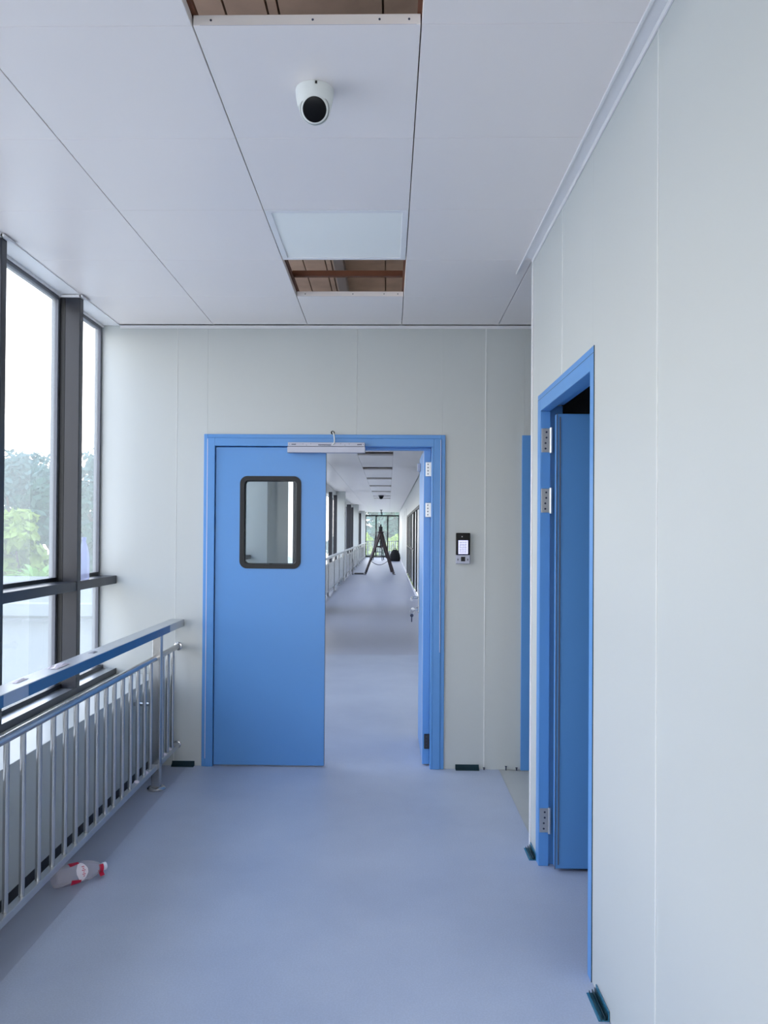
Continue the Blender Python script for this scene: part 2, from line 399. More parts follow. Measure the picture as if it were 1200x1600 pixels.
# ---------------------------------------------------------------- corridor beyond the door
YP = YE+.1
window_left('window_2', YP, 10.0, 10.0-.7, 'continuation of the glazed wall beyond the double door')
w = MB().box(-1.90, -1.425, YP, 10.0, .08, .565).box(-1.90, -1.48, YP, 10.0, -3.4, .08)
w.box(-1.90, -1.49, 10.0, 12.1, 0, 3.3).box(-1.75, -1.60, 12.1, YEND, 0, .56).box(-1.75, -1.60, 12.1, YEND, 2.50, 3.3)
for yc in (24.9, 36.5, 46.3): w.box(-1.599, -1.33, yc, yc+.45, 0, H)
w.box(-1.599, -1.50, 14.4, 16.0, 0, H)
struct(w.build('wall_corridor_left', M['wall'], bevel=.003), 'left side of the far corridor with white columns', 'wall')
W = struct(empty('window_3', (-1.6, 12.1, .56)), 'row of tall windows along the left of the far corridor', 'window')
for yy, xa, xb, d in ((13.2, -1.55, -1.46, .06), (18.2, -1.55, -1.46, .06), (21.0, -1.54, -1.45, .08), (22.7, -1.53, -1.43, .08), (27.5, -1.54, -1.44, .08), (30.0, -1.53, -1.37, .10), (33.2, -1.52, -1.42, .1), (39.5, -1.52, -1.40, .1), (43.0, -1.52, -1.42, .1)):
    MB().box(xa, xb, yy, yy+d, .56, 2.52).build('post', M['steel'], W)
yy = 12.1
for yb in (16.0, 20, 24, 28, 32, 36, 40, 44, YEND):
    MB().box(-1.66, -1.654, yy+.03, yb-.03, .58, 2.49).build('pane', M['glass'], W)
    MB().box(-1.68, -1.63, yb-.03, yb+.03, .56, 2.50).build('frame', M['alum'], W); yy = yb
# right side of the corridor
w = MB().box(.69, .79, YP, 18.0, 0, 3.3).box(.69, .79, 18.0, 29.5, 2.10, 3.3).box(.69, .79, 29.5, YEND, 0, 3.3)
wq = struct(w.build('wall_corridor_right', M['wall'], bevel=.003), 'right side wall of the far corridor', 'wall')
MB().box(.684, .6895, 30.5, 30.56, .1, 2.4).box(.684, .6895, 34.0, 34.08, .1, 2.4).box(.684, .6895, 38.0, 38.1, .1, 2.3).build('wall_channel', M['alum'], wq)
struct(box('wall_beyond', M['wall'], (2.4, 2.45, 12, 36, 0, 3)), 'pale room wall seen through the corridor glazing', 'wall')
t = MB().box(.674, .689, YP, 18.0, .0005, .09).box(.674, .689, 29.5, YEND-.1, .0005, .09).box(.66, .689, 18.0, 29.5, .0005, .03)
struct(t.build('baseboard_right', M['trimw']), 'white skirting along the right of the far corridor', 'baseboard')
W = struct(empty('window_4', (.69, 18, 0)), 'black framed glass partition along the right of the far corridor', 'window')
for y, d in ((18.0, .10), (19.9, .07), (21.6, .12), (22.3, .1), (24.3, .1), (25.8, .1), (27.6, .1), (29.3, .15)):
    MB().box(.685, .74, y, y+d, .031, 2.03).build('frame_post', M['black'], W)
MB().box(.684, .74, 18.0, 29.5, 2.03, 2.099).build('frame_head', M['black'], W)
MB().box(.686, .74, 21.7, 29.3, 1.0, 1.04).build('frame_rail', M['black'], W)
MB().box(.715, .721, 18.1, 29.3, .031, 2.03).build('pane', M['frost'], W)
# far end window
w = MB().box(-1.75, -1.36, YEND, YEND+.15, 0, 3.3).box(.66, .79, YEND, YEND+.15, 0, 3.3).box(-1.36, .66, YEND, YEND+.15, -.15, .03).box(-1.36, .66, YEND, YEND+.15, H+.03, 3.3)
struct(w.build('wall_end', M['wall']), 'wall framing the window at the far end of the corridor', 'wall')
W = struct(empty('window_5', (0, YEND, .03)), 'three light window closing the far end of the corridor', 'window')
MB().box(-1.36, .66, YEND+.02, YEND+.10, 2.50, 2.57).box(-1.36, .66, YEND+.02, YEND+.10, .03, .11).box(-1.36, -1.32, YEND+.02, YEND+.1, .11, 2.5).box(.62, .66, YEND+.02, YEND+.1, .11, 2.5).build('frame', M['black'], W)
for xx in (-.72, -.02): MB().box(xx-.035, xx+.035, YEND+.02, YEND+.10, .11, 2.5).build('mullion', M['black'], W)
MB().box(-.39, -.35, YEND+.02, YEND+.1, 2.57, H+.03).build('upper_mullion', M['black'], W)
for a, b in ((-1.32, -.755), (-.685, -.055), (.015, .62)): MB().box(a, b, YEND+.05, YEND+.056, .11, 2.5).build('pane', M['glass'], W)
MB().box(-1.36, .66, YEND+.05, YEND+.056, 2.57, H+.03).build('upper_pane', M['glass'], W)
# balcony slab and end railing outside the far window
struct(box('floor_balcony', M['ext'], (-2.2, 1.5, YEND+.15, YEND+1.4, -.2, -.02)), 'concrete balcony outside the far window', 'floor')
R = thing('balcony_railing', (0, YEND+1.2, -.02), 'thin dark balcony railing outside the far end window', 'railing')
MB().box(-2.1, 1.4, YEND+1.18, YEND+1.22, .96, 1.0).build('top_rail', M['steel'], R)
MB().box(-2.1, 1.4, YEND+1.185, YEND+1.215, .10, .14).build('bottom_rail', M['steel'], R)
for xx in (-2.08, -1.25, -.4, .45, 1.38): MB().box(xx-.02, xx+.02, YEND+1.18, YEND+1.22, -.02, .96).build('post', M['steel'], R)
b0 = None
for i in range(28):
    xx = -2.0+i*.12
    if b0 is None: b0 = MB().tube((xx, YEND+1.2, .14), (xx, YEND+1.2, .96), .009, 6).build('baluster', M['chromel'], R)
    else:
        q = b0.copy(); C.objects.link(q); q.parent = R; q.location.x = i*.12

# ================================================================ DOORS
def rrect(cx, cz, w, h, r, y, n=8):
    pts = []
    for sx, sz, a0 in ((1, 1, 0), (-1, 1, PI/2), (-1, -1, PI), (1, -1, 1.5*PI)):
        for i in range(n+1):
            a = a0+PI/2*i/n
            pts.append(Vector((cx+sx*(w/2-r)+r*math.cos(a), y, cz+sz*(h/2-r)+r*math.sin(a))))
    return pts
def hinge(parent, loc, axis='x', side=1, hh=.10):
    """butt hinge, leaf plate with four screws and a knuckle; plate normal -Y"""
    x, y, z = loc
    h = MB().box(x-.038, x-.002, y-.003, y, z-hh/2, z+hh/2).tube((x+.004, y-.007, z-hh/2-.004), (x+.004, y-.007, z+hh/2+.004), .007, 10).build('hinge', M['chromel'], parent, bevel=.0008)
    s = MB()
    for dz in (-.036, -.012, .012, .036): s.tube((x-.020+.004*(dz > 0), y-.0042, z+dz), (x-.020+.004*(dz > 0), y-.0028, z+dz), .0045, 8)
    s.build('screw', M['ink'], h)
    return h
# main double door
D = struct(empty('door_1', (-.4, YE, 0)), 'blue steel double door with only its left leaf shut', 'door')
fx0, fx1, fz = -1.1485, .3518, 2.063
fr = MB()
for (x0, x1, z0, z1) in ((fx0, fx0+.024, 0, fz), (fx1-.024, fx1, 0, fz)): fr.box(x0, x1, YE-.012, YE-.001, z0, z1)
fr.box(fx0+.024, fx1-.024, YE-.012, YE-.001, fz-.024, fz)
for x0, x1 in ((fx0+.024, fx0+.070), (fx1-.070, fx1-.024)): fr.box(x0, x1, YE-.017, YE+.098, 0, fz-.024)
fr.box(fx0+.070, fx1-.070, YE-.017, YE+.098, fz-.074, fz-.024)
# rebate stops
fr.box(fx0+.070, fx0+.085, YE+.060, YE+.098, 0, fz-.074).box(fx1-.085, fx1-.070, YE-.017, YE+.040, 0, fz-.074).box(fx0+.085, fx1-.085, YE+.060, YE+.098, fz-.089, fz-.074)
FR = fr.build('frame', M['blue'], D, bevel=.0025)
MB().box(fx1-.030, fx1-.0275, YE-.0172, YE-.0122, .72, fz-.03).box(fx0+.0215, fx0+.0245, YE-.0172, YE-.0122, .05, fz-.03).build('edge_bead', M['lbl'], FR)
# left leaf, with window
lx0, lx1, lz0, lz1, ly = -1.074, -.388, .010, 1.982, YE-.004
wx0, wx1, wz0, wz1 = -.922, -.541, 1.228, 1.803
hx0, hx1, hz0, hz1 = wx0+.022, wx1-.022, wz0+.022, wz1-.022
lf = MB().ring([(lx0, ly, lz0), (lx1, ly, lz0), (lx1, ly, lz1), (lx0, ly, lz1)], [(hx0, ly, hz0), (hx1, ly, hz0), (hx1, ly, hz1), (hx0, ly, hz1)], (0, .045, 0))
LF = lf.build('leaf', M['blue'], D, bevel=.002)
cxw, czw = (wx0+wx1)/2, (wz0+wz1)/2
g = MB().ring(rrect(cxw, czw, wx1-wx0, wz1-wz0, .046, ly-.006), rrect(cxw, czw, wx1-wx0-.056, wz1-wz0-.056, .026, ly-.006), (0, .0565, 0))
g.box(cxw-.004, cxw+.016, ly-.007, ly-.001, wz0+.026, wz0+.033)
g.build('window_gasket', M['black'], LF, bevel=.0015)
MB().prism(rrect(cxw, czw, wx1-wx0-.057, wz1-wz0-.057, .025, ly+.018), (0, .006, 0)).build('window_pane', M['dglass'], LF)
MB().ring(rrect(cxw, czw, wx1-wx0-.058, wz1-wz0-.058, .025, ly+.026), rrect(cxw, czw, wx1-wx0-.066, wz1-wz0-.066, .022, ly+.026), (0, .012, 0)).build('inner_seal', M['alum'], LF)
MB().box(lx1-.006, lx1+.0008, ly+.006, ly+.044, lz0, lz1).build('edge_strip', M['tealdk'], LF)
# right leaf swung open
rx0, rx1 = .222, .268
LR = MB().box(rx0, rx1, YE+.062, YE+.062+.69, .010, 1.982).build('leaf', M['blue'], D, bevel=.004)
LR['label'] = 'right leaf swung fully open away from the viewer'
MB().box(rx0-.0015, rx0+.003, YE+.075, YE+.082, .02, 1.97).build('edge_strip', M['lbl'], LR)
MB().box(rx0-.022, rx0-.0005, YE+.55, YE+.585, 1.88, 1.935).build('upper_bolt', M['silver'], LR, bevel=.002)
for z in (1.855, 1.60, .155):
    hg = MB().box(rx1-.034, rx1+.012, YE+.046, YE+.0615, z-.045, z+.045).tube((rx1+.014, YE+.052, z-.05), (rx1+.014, YE+.052, z+.05), .008, 10).build('hinge', M['chromel'] if z > 1 else M['steel'], LR, bevel=.004)
    s = MB()
    for dz in (-.03, -.01, .01, .03): s.tube((rx1-.02, YE+.0445, z+dz), (rx1-.02, YE+.0465, z+dz), .004, 8)
    s.build('screw', M['ink'], hg)
hd = MB().box(rx0-.010, rx0-.0005, YE+.63, YE+.67, .90, 1.06).tube((rx0-.01, YE+.65, 1.005), (rx0-.055, YE+.65, 1.005), .009, 10).build('handle', M['chrome'], LR, bevel=.002)
MB().path([(rx0-.05, YE+.65, 1.005), (rx0-.052, YE+.60, 1.005), (rx0-.058, YE+.53, 1.000)], .009, 10).build('lever', M['chrome'], hd)
MB().tube((rx0-.01, YE+.65, .925), (rx0-.020, YE+.65, .925), .012, 14).build('lock_cylinder', M['chrome'], hd)
# keys hanging in the lock
K = thing('key_bunch', (rx0-.03, YE+.65, .925), 'small key ring hanging from the lock of the opened right leaf', 'keys')
MB().box(rx0-.038, rx0-.0205, YE+.648, YE+.651, .921, .929).lathe([(.010, -.0015), (.012, 0), (.010, .0015)], (rx0-.046, YE+.65, .925), (0, 1, 0), 14).build('inserted_key', M['chrome'], K)
rg = MB(); n = 16
for i in range(n):
    a, b = 2*PI*i/n, 2*PI*(i+1)/n
    rg.tube((rx0-.050+.016*math.cos(a), YE+.648, .905+.016*math.sin(a)), (rx0-.050+.016*math.cos(b), YE+.648, .905+.016*math.sin(b)), .0015, 6)
rg.build('ring', M['chrome'], K)
MB().lathe([(.009, -.001), (.012, 0), (.009, .001)], (rx0-.052, YE+.646, .880), (0, 1, 0), 12).box(rx0-.056, rx0-.049, YE+.645, YE+.647, .835, .872).build('hanging_key', M['ink'], K)

# side door in the right wall
D = struct(empty('door_2', (XR, 3.1, 0)), 'blue side door in the right wall standing open into a dark room', 'door')
ya, yb, fz = 2.665, 3.655, 2.071
fr = MB()
fr.box(XR-.003, XR-.0005, ya, ya+.048, 0, fz).box(XR-.003, XR-.0005, yb-.066, yb, 0, fz).box(XR-.003, XR-.0005, ya+.048, yb-.066, fz-.076, fz)
fr.box(XR-.0005, .712, yb-.066, yb-.02, 0, fz-.076).box(.712, .770, yb-.045, yb-.02, 0, fz-.05)
fr.box(XR-.0005, .712, ya+.019, ya+.048, 0, fz-.076).box(.712, .770, ya+.019, ya+.036, 0, fz-.05)
fr.box(XR-.0005, .712, ya+.048, yb-.066, fz-.076, fz-.02).box(.712, .770, ya+.048, yb-.066, fz-.05, fz-.02)
FR = fr.build('frame', M['blue'], D, bevel=.002)
MB().box(XR-.0035, XR-.0031, ya, yb, fz-.024, fz-.0225).box(XR-.003, XR-.0001, ya-.0012, ya-.0002, 0, fz).build('edge_groove', M['tealdk'], FR)
lf2 = MB().box(.728, 1.60, 3.530, 3.574, .012, 1.975).build('leaf', M['blue'], D, bevel=.004)
MB().box(.7265, .7285, 3.526, 3.533, .012, 1.975).box(.740, .744, 3.5265, 3.531, .03, 1.96).build('edge_strip', M['alum'], lf2)
for z in (1.865, 1.60, .20): hinge(D, (.710, 3.588, z), hh=.105)
# door in the alcove
D = struct(empty('door_3', (1.3, YE, 0)), 'blue door at the back of the alcove, mostly hidden by the right wall', 'door')
fr = MB().box(.824, .878, YE-.014, YE-.001, 0, 2.063).box(1.72, 1.775, YE-.014, YE-.001, 0, 2.063).box(.878, 1.72, YE-.014, YE-.001, 1.985, 2.063)
fr.box(.850, .878, YE-.001, YE+.095, 0, 2.04).box(1.72, 1.745, YE-.001, YE+.095, 0, 2.04).box(.878, 1.72, YE-.001, YE+.095, 1.985, 2.04)
fr.build('frame', M['blue'], D, bevel=.002)
MB().box(.882, 1.716, YE-.006, YE+.04, .012, 1.98).build('leaf', M['blue'], D, bevel=.002)

# ================================================================ FITTINGS ON THE WALLS AND CEILING
# magnetic lock over the door
ML = thing('magnetic_lock', (-.382, YE-.017, 1.977), 'long white magnetic lock box fixed over the shut left leaf', 'door lock')
MB().box(-.620, -.146, YE-.056, YE-.0175, 1.984, 2.009).build('armature_housing', M['silver'], ML, bevel=.002)
MB().box(-.622, -.144, YE-.064, YE-.018, 1.945, 1.982).build('magnet_body', M['silver'], ML, bevel=.002)
for x0, x1, z in ((-.597, -.572, 1.9965), (-.192, -.170, 1.9965), (-.432, -.356, 1.9935)):
    x = x0
    while x < x1: MB().box(x, x+.0055, YE-.0566, YE-.0561, z-.003-.0014*random.random(), z+.003).build('printed_mark', M['ink'], ML); x += .0072
for x, z in ((-.527, 1.998), (-.505, 1.992), (-.478, 1.999), (-.294, 2.0), (-.268, 1.993), (-.242, 1.999), (-.155, 1.997), (-.608, 1.997)): MB().box(x-.0016, x+.0016, YE-.0566, YE-.0561, z-.002, z+.002).build('printed_mark', M['ink'], ML)
cb = thing('lock_cable', (-.34, YE, 2.075), 'short white cable from a wall hole down to the magnetic lock', 'cable')
pts = [Vector((-.345, YE+.01, 2.074)), Vector((-.345, YE-.022, 2.076)), Vector((-.342, YE-.034, 2.068)), Vector((-.336, YE-.042, 2.05)), Vector((-.333, YE-.05, 2.02)), Vector((-.335, YE-.058, 2.003)), Vector((-.345, YE-.0595, 1.995))]
MB().path(pts, .0042, 8).build('sheath', M['white'], cb, smooth=True)
MB().lathe([(.010, -.002), (.012, 0)], (-.348, YE-.0005, 2.076), (0, -1, 0), 14).build('wall_hole', M['black'], cb)
# access terminal
T = thing('access_terminal', (.463, YE, 1.27), 'black and silver access keypad terminal on the wall right of the door', 'keypad')
MB().box(.420, .506, YE-.026, YE-.0015, 1.322, 1.458).build('housing', M['lens'], T, bevel=.003)
MB().box(.4195, .5065, YE-.028, YE-.0015, 1.268, 1.3215).build('lower_panel', M['silver'], T, bevel=.003)
sc = MB().box(.434, .493, YE-.0275, YE-.0262, 1.328, 1.412).build('screen', M['screen'], T)
kk = MB()
for r in range(5):
    for c_ in range(3): kk.box(.441+c_*.0155, .4535+c_*.0155, YE-.0281, YE-.0276, 1.335+r*.0145, 1.346+r*.0145)
kk.build('key_grid', M['keyp'], sc)
MB().tube((.456, YE-.0266, 1.435), (.456, YE-.0262, 1.435), .003, 10).build('indicator', M['keyp'], T)
MB().box(.450, .476, YE-.0295, YE-.0282, 1.283, 1.311).build('fingerprint_sensor', M['black'], T, bevel=.002)
for q_ in (.428, .488): MB().box(q_, q_+.007, YE-.0290, YE-.0282, 1.288, 1.300).build('mark', M['alum'], T)
# security camera
cx, cy = -.222, 2.352
SC = thing('security_camera', (cx, cy, H), 'white ceiling dome camera with a black round eye', 'camera')
MB().lathe([(.0555, 0), (.0560, -.006), (.0545, -.022), (.050, -.045), (.0475, -.052), (.040, -.056), (.034, -.05)], (cx, cy, H-.0005), seg=40).build('base', M['white'], SC, smooth=True)
MB().box(cx+.006, cx+.012, cy-.0575, cy-.053, H-.011, H-.004).build('cable_notch', M['black'], SC)
bc = Vector((cx+.002, cy-.006, H-.057)); dr = Vector((.03, -.80, -.50)).normalized()
BR = .0455
pr = [(BR*math.sin(a), BR*math.cos(a)) for a in [PI*(1-i/16)*1.0 for i in range(0, 12)] if math.sin(a) > .02]
pr = [(max(.001, BR*math.sin(t)), -BR*math.cos(t)) for t in [PI*i/22 for i in range(0, 16)]]
MB().lathe(pr, bc, dr, 40).build('ball_housing', M['white'], SC, smooth=True)
h0 = -BR*math.cos(PI*15/22)
MB().lathe([(.0385, h0-.002), (.0385, h0+.004), (.0360, h0+.0065), (.033, h0+.0065)], bc, dr, 40).build('bezel', M['white'], SC, smooth=True)
MB().lathe([(.034, h0+.003), (.034, h0+.0072), (.030, h0+.0085), (.015, h0+.0098), (.001, h0+.0102)], bc, dr, 40).build('lens_cover', M['lens'], SC, smooth=True)
MB().lathe([(.0408, h0-.009), (.0418, h0-.006), (.0408, h0-.003)], bc, dr, 40, close=False).build('gap_shade', M['black'], SC)  # black ring paints the shaded gap around the bezel
# light panel
LP = thing('ceiling_light', (-.215, Y0+STEP*2.5, H), 'square flat unlit light panel set in the ceiling before the open bay', 'ceiling light')
a, b, c_, d = XCOL[2]+.002, XCOL[3]-.002, Y0+STEP*2+.002, Y0+STEP*3-.002
MB().ring([(a, c_, H-.001), (b, c_, H-.001), (b, d, H-.001), (a, d, H-.001)], [(a+.026, c_+.026, H-.001), (b-.026, c_+.026, H-.001), (b-.026, d-.026, H-.001), (a+.026, d-.026, H-.001)], (0, 0, .03)).build('frame', M['trimw'], LP, bevel=.002)
MB().box(a+.026, b-.026, c_+.026, d-.026, H+.004, H+.02).build('diffuser', M['lightp'], LP)
# rails in the ceiling void
for xx, lab in ((XCOL[3]+.012, 'rusty carrier rail above the right edge of the open ceiling bays'), (XCOL[2]-.012, 'dark rusty carrier rail above the left edge of the open ceiling bays')):
    r_ = MB().box(xx-.010, xx+.010, YBACK, YE-.01, H+.03, H+.075).box(xx-.022, xx+.022, YBACK, YE-.01, H+.029, H+.034).build('carrier_rail', M['rust'])
    tag(r_, lab, 'ceiling rail', 'rusty carrier rails')
tag(box('cross_rail', M['rust'], (XCOL[2]-.001, XCOL[3]+.001, 4.215, 4.245, H+.05, H+.078)), 'rust brown bar crossing inside the far open ceiling bay', 'ceiling rail')
tag(box('cross_rail', M['rust'], (XCOL[2]-.001, XCOL[3]+.001, 1.54, 1.59, H+.05, H+.085)), 'rust brown bar crossing above the near open bay', 'ceiling rail')
tag(box('cable_duct', M['duct'], (-.37, -.305, 4.5, 12.2, 3.22, 3.29), bevel=.003), 'grey duct strip running above the open ceiling bays', 'duct')
# flange lips on the panels bounding the open bays
for n_, (yy, lab) in enumerate(((Y0+.003, 'upturned white metal lip at the edge of the near open ceiling bay'), (Y0+STEP*4+.003, 'upturned white metal lip at the edge of the far open ceiling bay'))):
    li = MB().prism([(XCOL[2]+.018, yy, H+.0005), (XCOL[3]-.012, yy, H+.0005), (XCOL[3]-.012, yy, H+.020), (XCOL[3]-.022, yy, H+.026), (XCOL[2]+.028, yy, H+.026), (XCOL[2]+.018, yy, H+.020)], (0, -.0025, 0)).build('panel_lip', M['silver'])
    tag(li, lab, 'ceiling edge')
    for xx in (-.46, -.20, -.03, .045): MB().tube((xx, yy-.0035, H+.014), (xx, yy-.0025, H+.014), .003, 8).build('screw', M['ink'], li)
# ceiling fittings in the far corridor
CD = thing('corridor_camera', (-.24, 27.4, H), 'small black round fitting on the far corridor ceiling', 'camera')
MB().lathe([(.09, 0), (.095, -.03), (.08, -.05)], (-.24, 27.4, H-.001), seg=20).build('base', M['steel'], CD)
MB().lathe([(.075, -.05), (.06, -.10), (.03, -.125), (.004, -.13)], (-.24, 27.4, H-.001), seg=20).build('dome', M['lens'], CD)
HR = thing('hanging_sensor', (-.37, 44, H), 'dark rod hanging from the ceiling near the far window', 'fixture')
MB().tube((-.37, 44, H), (-.37, 44, H-.22), .022, 10).build('rod', M['steel'], HR)
MB().lathe([(.07, 0), (.07, -.03), (.02, -.035)], (-.37, 44, H-.001), seg=16).build('mount', M['steel'], HR)

# floor-level track pieces
def track(loc, alongx, length, label, m):
    x, y = loc
    t = tag(empty('floor_clip', (x, y, 0)), label, 'floor clip')
    b = MB(); r_ = MB()
    def put(mb, u0, u1, v0, v1, z0, z1):
        if alongx: mb.box(x+u0, x+u1, y-v1, y-v0, z0, z1)
        else: mb.box(x-v1, x-v0, y+u0, y+u1, z0, z1)
    L2 = length/2
    put(b, -L2, L2, .0016, .034, 0, .003); put(b, -L2, L2, .0016, .005, .003, .03)
    put(r_, -L2, L2, .014, .017, .003, .014); put(r_, -L2, L2, .024, .026, .003, .010); put(r_, -L2, L2, .007, .009, .003, .02)
    b.build('base_plate', m, t, bevel=.0008); r_.build('rib', M['tealdk'], t)
track((-1.262, YE), True, .14, 'dark green plastic floor clip left of the double door by the railing', M['tealdk'])
track((.497, YE), True, .145, 'dark green floor clip under the access keypad right of the door', M['tealdk'])
track((XR, 3.715), False, .14, 'small teal floor clip at the corner end of the right wall', M['teal'])
track((XR, 2.525), False, .15, 'teal floor clip nearest the camera at the foot of the right wall', M['teal'])
# small screws on the floor in the alcove
for xx, hh in ((.735, .022), (.80, .014), (.60, .012)):
    s_ = MB().tube((xx, YE-.012, 0), (xx, YE-.012, hh), .004, 8).tube((xx, YE-.012, hh), (xx, YE-.012, hh+.003), .007, 8).build('floor_screw', M['ink'])
    tag(s_, {.735: 'tall dark screw standing at the wall foot in the alcove', .80: 'short dark screw beside the alcove door frame', .60: 'tiny dark screw at the wall joint right of the floor clip'}[xx], 'screw')

# ================================================================ RAILING
def railing(name, y0, y1, xc, posts, balus, label, film, full=True):
    R = thing(name, (xc, y0, 0), label, 'railing')
    xr = xc+.035
    hr = MB().box(xr-.085, xr, y0, y1, .866, .911).build('handrail', M['chromel'], R, bevel=.003)
    if film:
        for a, b in film: MB().box(xr+.0002, xr+.0012, a, b, .868, .909).build('protective_film', M['film'], hr)
    MB().tube((xc, y0, .742), (xc, y1-.012, .742), .0165, 18).build('middle_rail', M['chrome'], R, smooth=True)
    MB().box(xc-.016, xc+.016, y0, y1-.012, .118, .146).build('bottom_rail', M['chromel'], R, bevel=.002)
    for p in posts:
        po = MB().box(xc-.020, xc+.028, p-.024, p+.024, .0, .866).build('post', M['chrome'], R, bevel=.003)
        MB().lathe([(.052, 0), (.052, .008), (.046, .014), (.034, .018)], (xc+.004, p, .0005), seg=24).build('base_flange', M['chrome'], po, smooth=True)
        if full:
            MB().tube((xc-.018, p-.01, .48), (xc-.124, p-.01, .48), .011, 12).build('wall_stay', M['chrome'], po, smooth=True)
    if full:
        MB().lathe([(.026, 0), (.026, -.005), (.02, -.008)], (xc, y1-.0005, .742), (0, 1, 0), 20).build('end_flange', M['chrome'], R, smooth=True)
        MB().lathe([(.024, 0), (.024, -.005), (.02, -.008)], (xc, y1-.0005, .132), (0, 1, 0), 20).build('end_flange', M['chrome'], R, smooth=True)
    b0 = None
    for y in balus[:100]:
        if b0 is None:
            b0 = MB().tube((xc, y, .146), (xc, y, .732), .0105, 12, caps=False).build('baluster', M['chrome'], R, smooth=True); yb0 = y
        else:
            q = b0.copy(); C.objects.link(q); q.parent = R; q.location.y = y-yb0
    if balus[100:]:
        s = MB()
        for y in balus[100:]: s.tube((xc, y, .146), (xc, y, .732), .0105, 6, caps=False)
        o = s.build('baluster_row', M['chrome'], R); o['kind'] = 'stuff'
    return R
ys = [2.762, 2.889, 3.024, 3.152, 3.272, 3.385, 3.510, 3.628, 3.745, 3.860, 3.982, 4.106, 4.226, 4.342, 4.455, 4.690, 4.800, 4.910, 5.0]
near = [2.762-.121*i for i in range(1, 12)]
near = [y for y in near if abs(y-2.590) > .04]
RL = railing('railing', 1.4, YE-.001, -1.30, (2.590, 4.572), ys[:-1]+near,
        'stainless steel railing with blue filmed handrail in front of the near windows', ((1.4, 2.66), (2.85, 4.47), (4.476, 4.71)))
# caps of dried mortar along the bottom rail near the far end
for y in (4.27, 4.43, 4.79, 4.91): MB().lathe([(.004, .012), (.012, .008), (.014, 0)], (-1.30, y-.05, .146), seg=10).build('mortar_blob', M['lbl'], RL)
fy = [18.0+.121*i for i in range(255) if 18.0+.121*i < 48.6]+[12.3+.121*i for i in range(47)]
railing('railing', 12.2, 48.8, -1.36, tuple(12.3+2.05*i for i in range(18)), fy, 'long stainless railing along the windows of the far corridor', None, False)

# ================================================================ LOOSE THINGS NEAR
def bottle_lying():
    a = Vector((-1.345, 3.275, .043)); b = Vector((-1.188, 3.430, .036)); d = (b-a).normalized(); L = (b-a).length
    B = thing('plastic_bottle', (-1.28, 3.36, 0), 'clear crumpled drink bottle with red and white label lying on the floor', 'bottle')
    k = L/.245
    prof = [(.012, .006), (.030, 0), (.038, .004), (.041, .016), (.039, .030), (.0415, .045), (.042, .06), (.0425, .13), (.041, .15), (.037, .175), (.028, .200), (.018, .218), (.0135, .226), (.0135, .236)]
    MB().lathe([(r, h*k) for r, h in prof], a, d, 32).build('body', M['pet'], B, smooth=True)
    u = d.orthogonal().normalized(); w_ = d.cross(u)
    upv = Vector((0, 0, 1)); side = d.cross(upv).normalized(); upv = side.cross(d).normalized()
    def patch(h0, h1, t0, t1, r, shape=None, n=12, rows=6):
        mb = MB(); V = []
        for i in range(rows+1):
            h = h0+(h1-h0)*i/rows; row = []
            for j in range(n+1):
                f_ = j/n
                if shape: ta, tb = shape(i/rows)
                else: ta, tb = t0, t1
                t = ta+(tb-ta)*f_
                row.append(mb.bm.verts.new(a+d*(h*k)+(side*math.cos(t)+upv*math.sin(t))*r))
            V.append(row)
        for i in range(rows):
            for j in range(n): mb.bm.faces.new((V[i][j], V[i][j+1], V[i+1][j+1], V[i+1][j]))
        return mb
    lb = patch(.088, .142, 0, 0, .0434, shape=lambda q: (.42-.95*math.sin(PI*(.06+.88*q)), .42+.95*math.sin(PI*(.06+.88*q))), n=20, rows=12).build('label', M['lbl'], B, smooth=True)
    for c0, s_ in ((1.42, -1), (-.52, 1)):
        patch(.066, .112, 0, 0, .0442, shape=lambda q, c0=c0, s_=s_: (c0-.34*(1-q*.5)+s_*-.0, c0+.34*(1-q*.5)), n=12, rows=6).build('red_mark', M['red'], lb)
    for t0, h0, h1 in ((-.05, .118, .126), (.12, .114, .129), (.29, .118, .125), (.46, .113, .130), (.63, .118, .126), (.80, .115, .128)):
        patch(h0, h1, t0, t0+.07, .0442, n=2, rows=1).build('red_lettering', M['red'], lb)
    MB().lathe([(.016, .233*k), (.016, .247*k), (.014, .2495*k)], a, d, 20).build('cap', M['keyp'], B, smooth=True)
    p = a+d*(.215*k)
    ft = patch(.206, .228, 0, 0, .0215, shape=lambda q: (-1.6, .9), n=14, rows=3)
    ft.build('neck_label', M['red'], B, smooth=True)
    fl = MB(); q0 = a+d*(.21*k)-Vector((0, 0, .012)); q1 = a+d*(.232*k)-Vector((0, 0, .012))
    sd = Vector((d.y, -d.x, 0))
    fl.prism([q0, q1, q1+sd*.022-Vector((0, 0, .016)), q0+sd*.024-Vector((0, 0, .018))], (0, 0, .0012)).build('label_flap', M['red'], B)
bottle_lying()
B = thing('plastic_bottle', (-1.725, 4.58, 1.178), 'clear lilac tinted bottle standing on the window transom by the post', 'bottle')
o_ = (-1.725, 4.58, 1.1785)
MB().lathe([(.026, 0), (.030, .003), (.031, .012), (.0295, .03), (.031, .05), (.031, .11), (.029, .14), (.022, .18), (.014, .205), (.0105, .215), (.0105, .226)], o_, seg=28).build('body', M['petb'], B, smooth=True)
MB().lathe([(.0135, .224), (.0135, .238), (.012, .240)], o_, seg=18).build('cap', M['petb'], B, smooth=True)
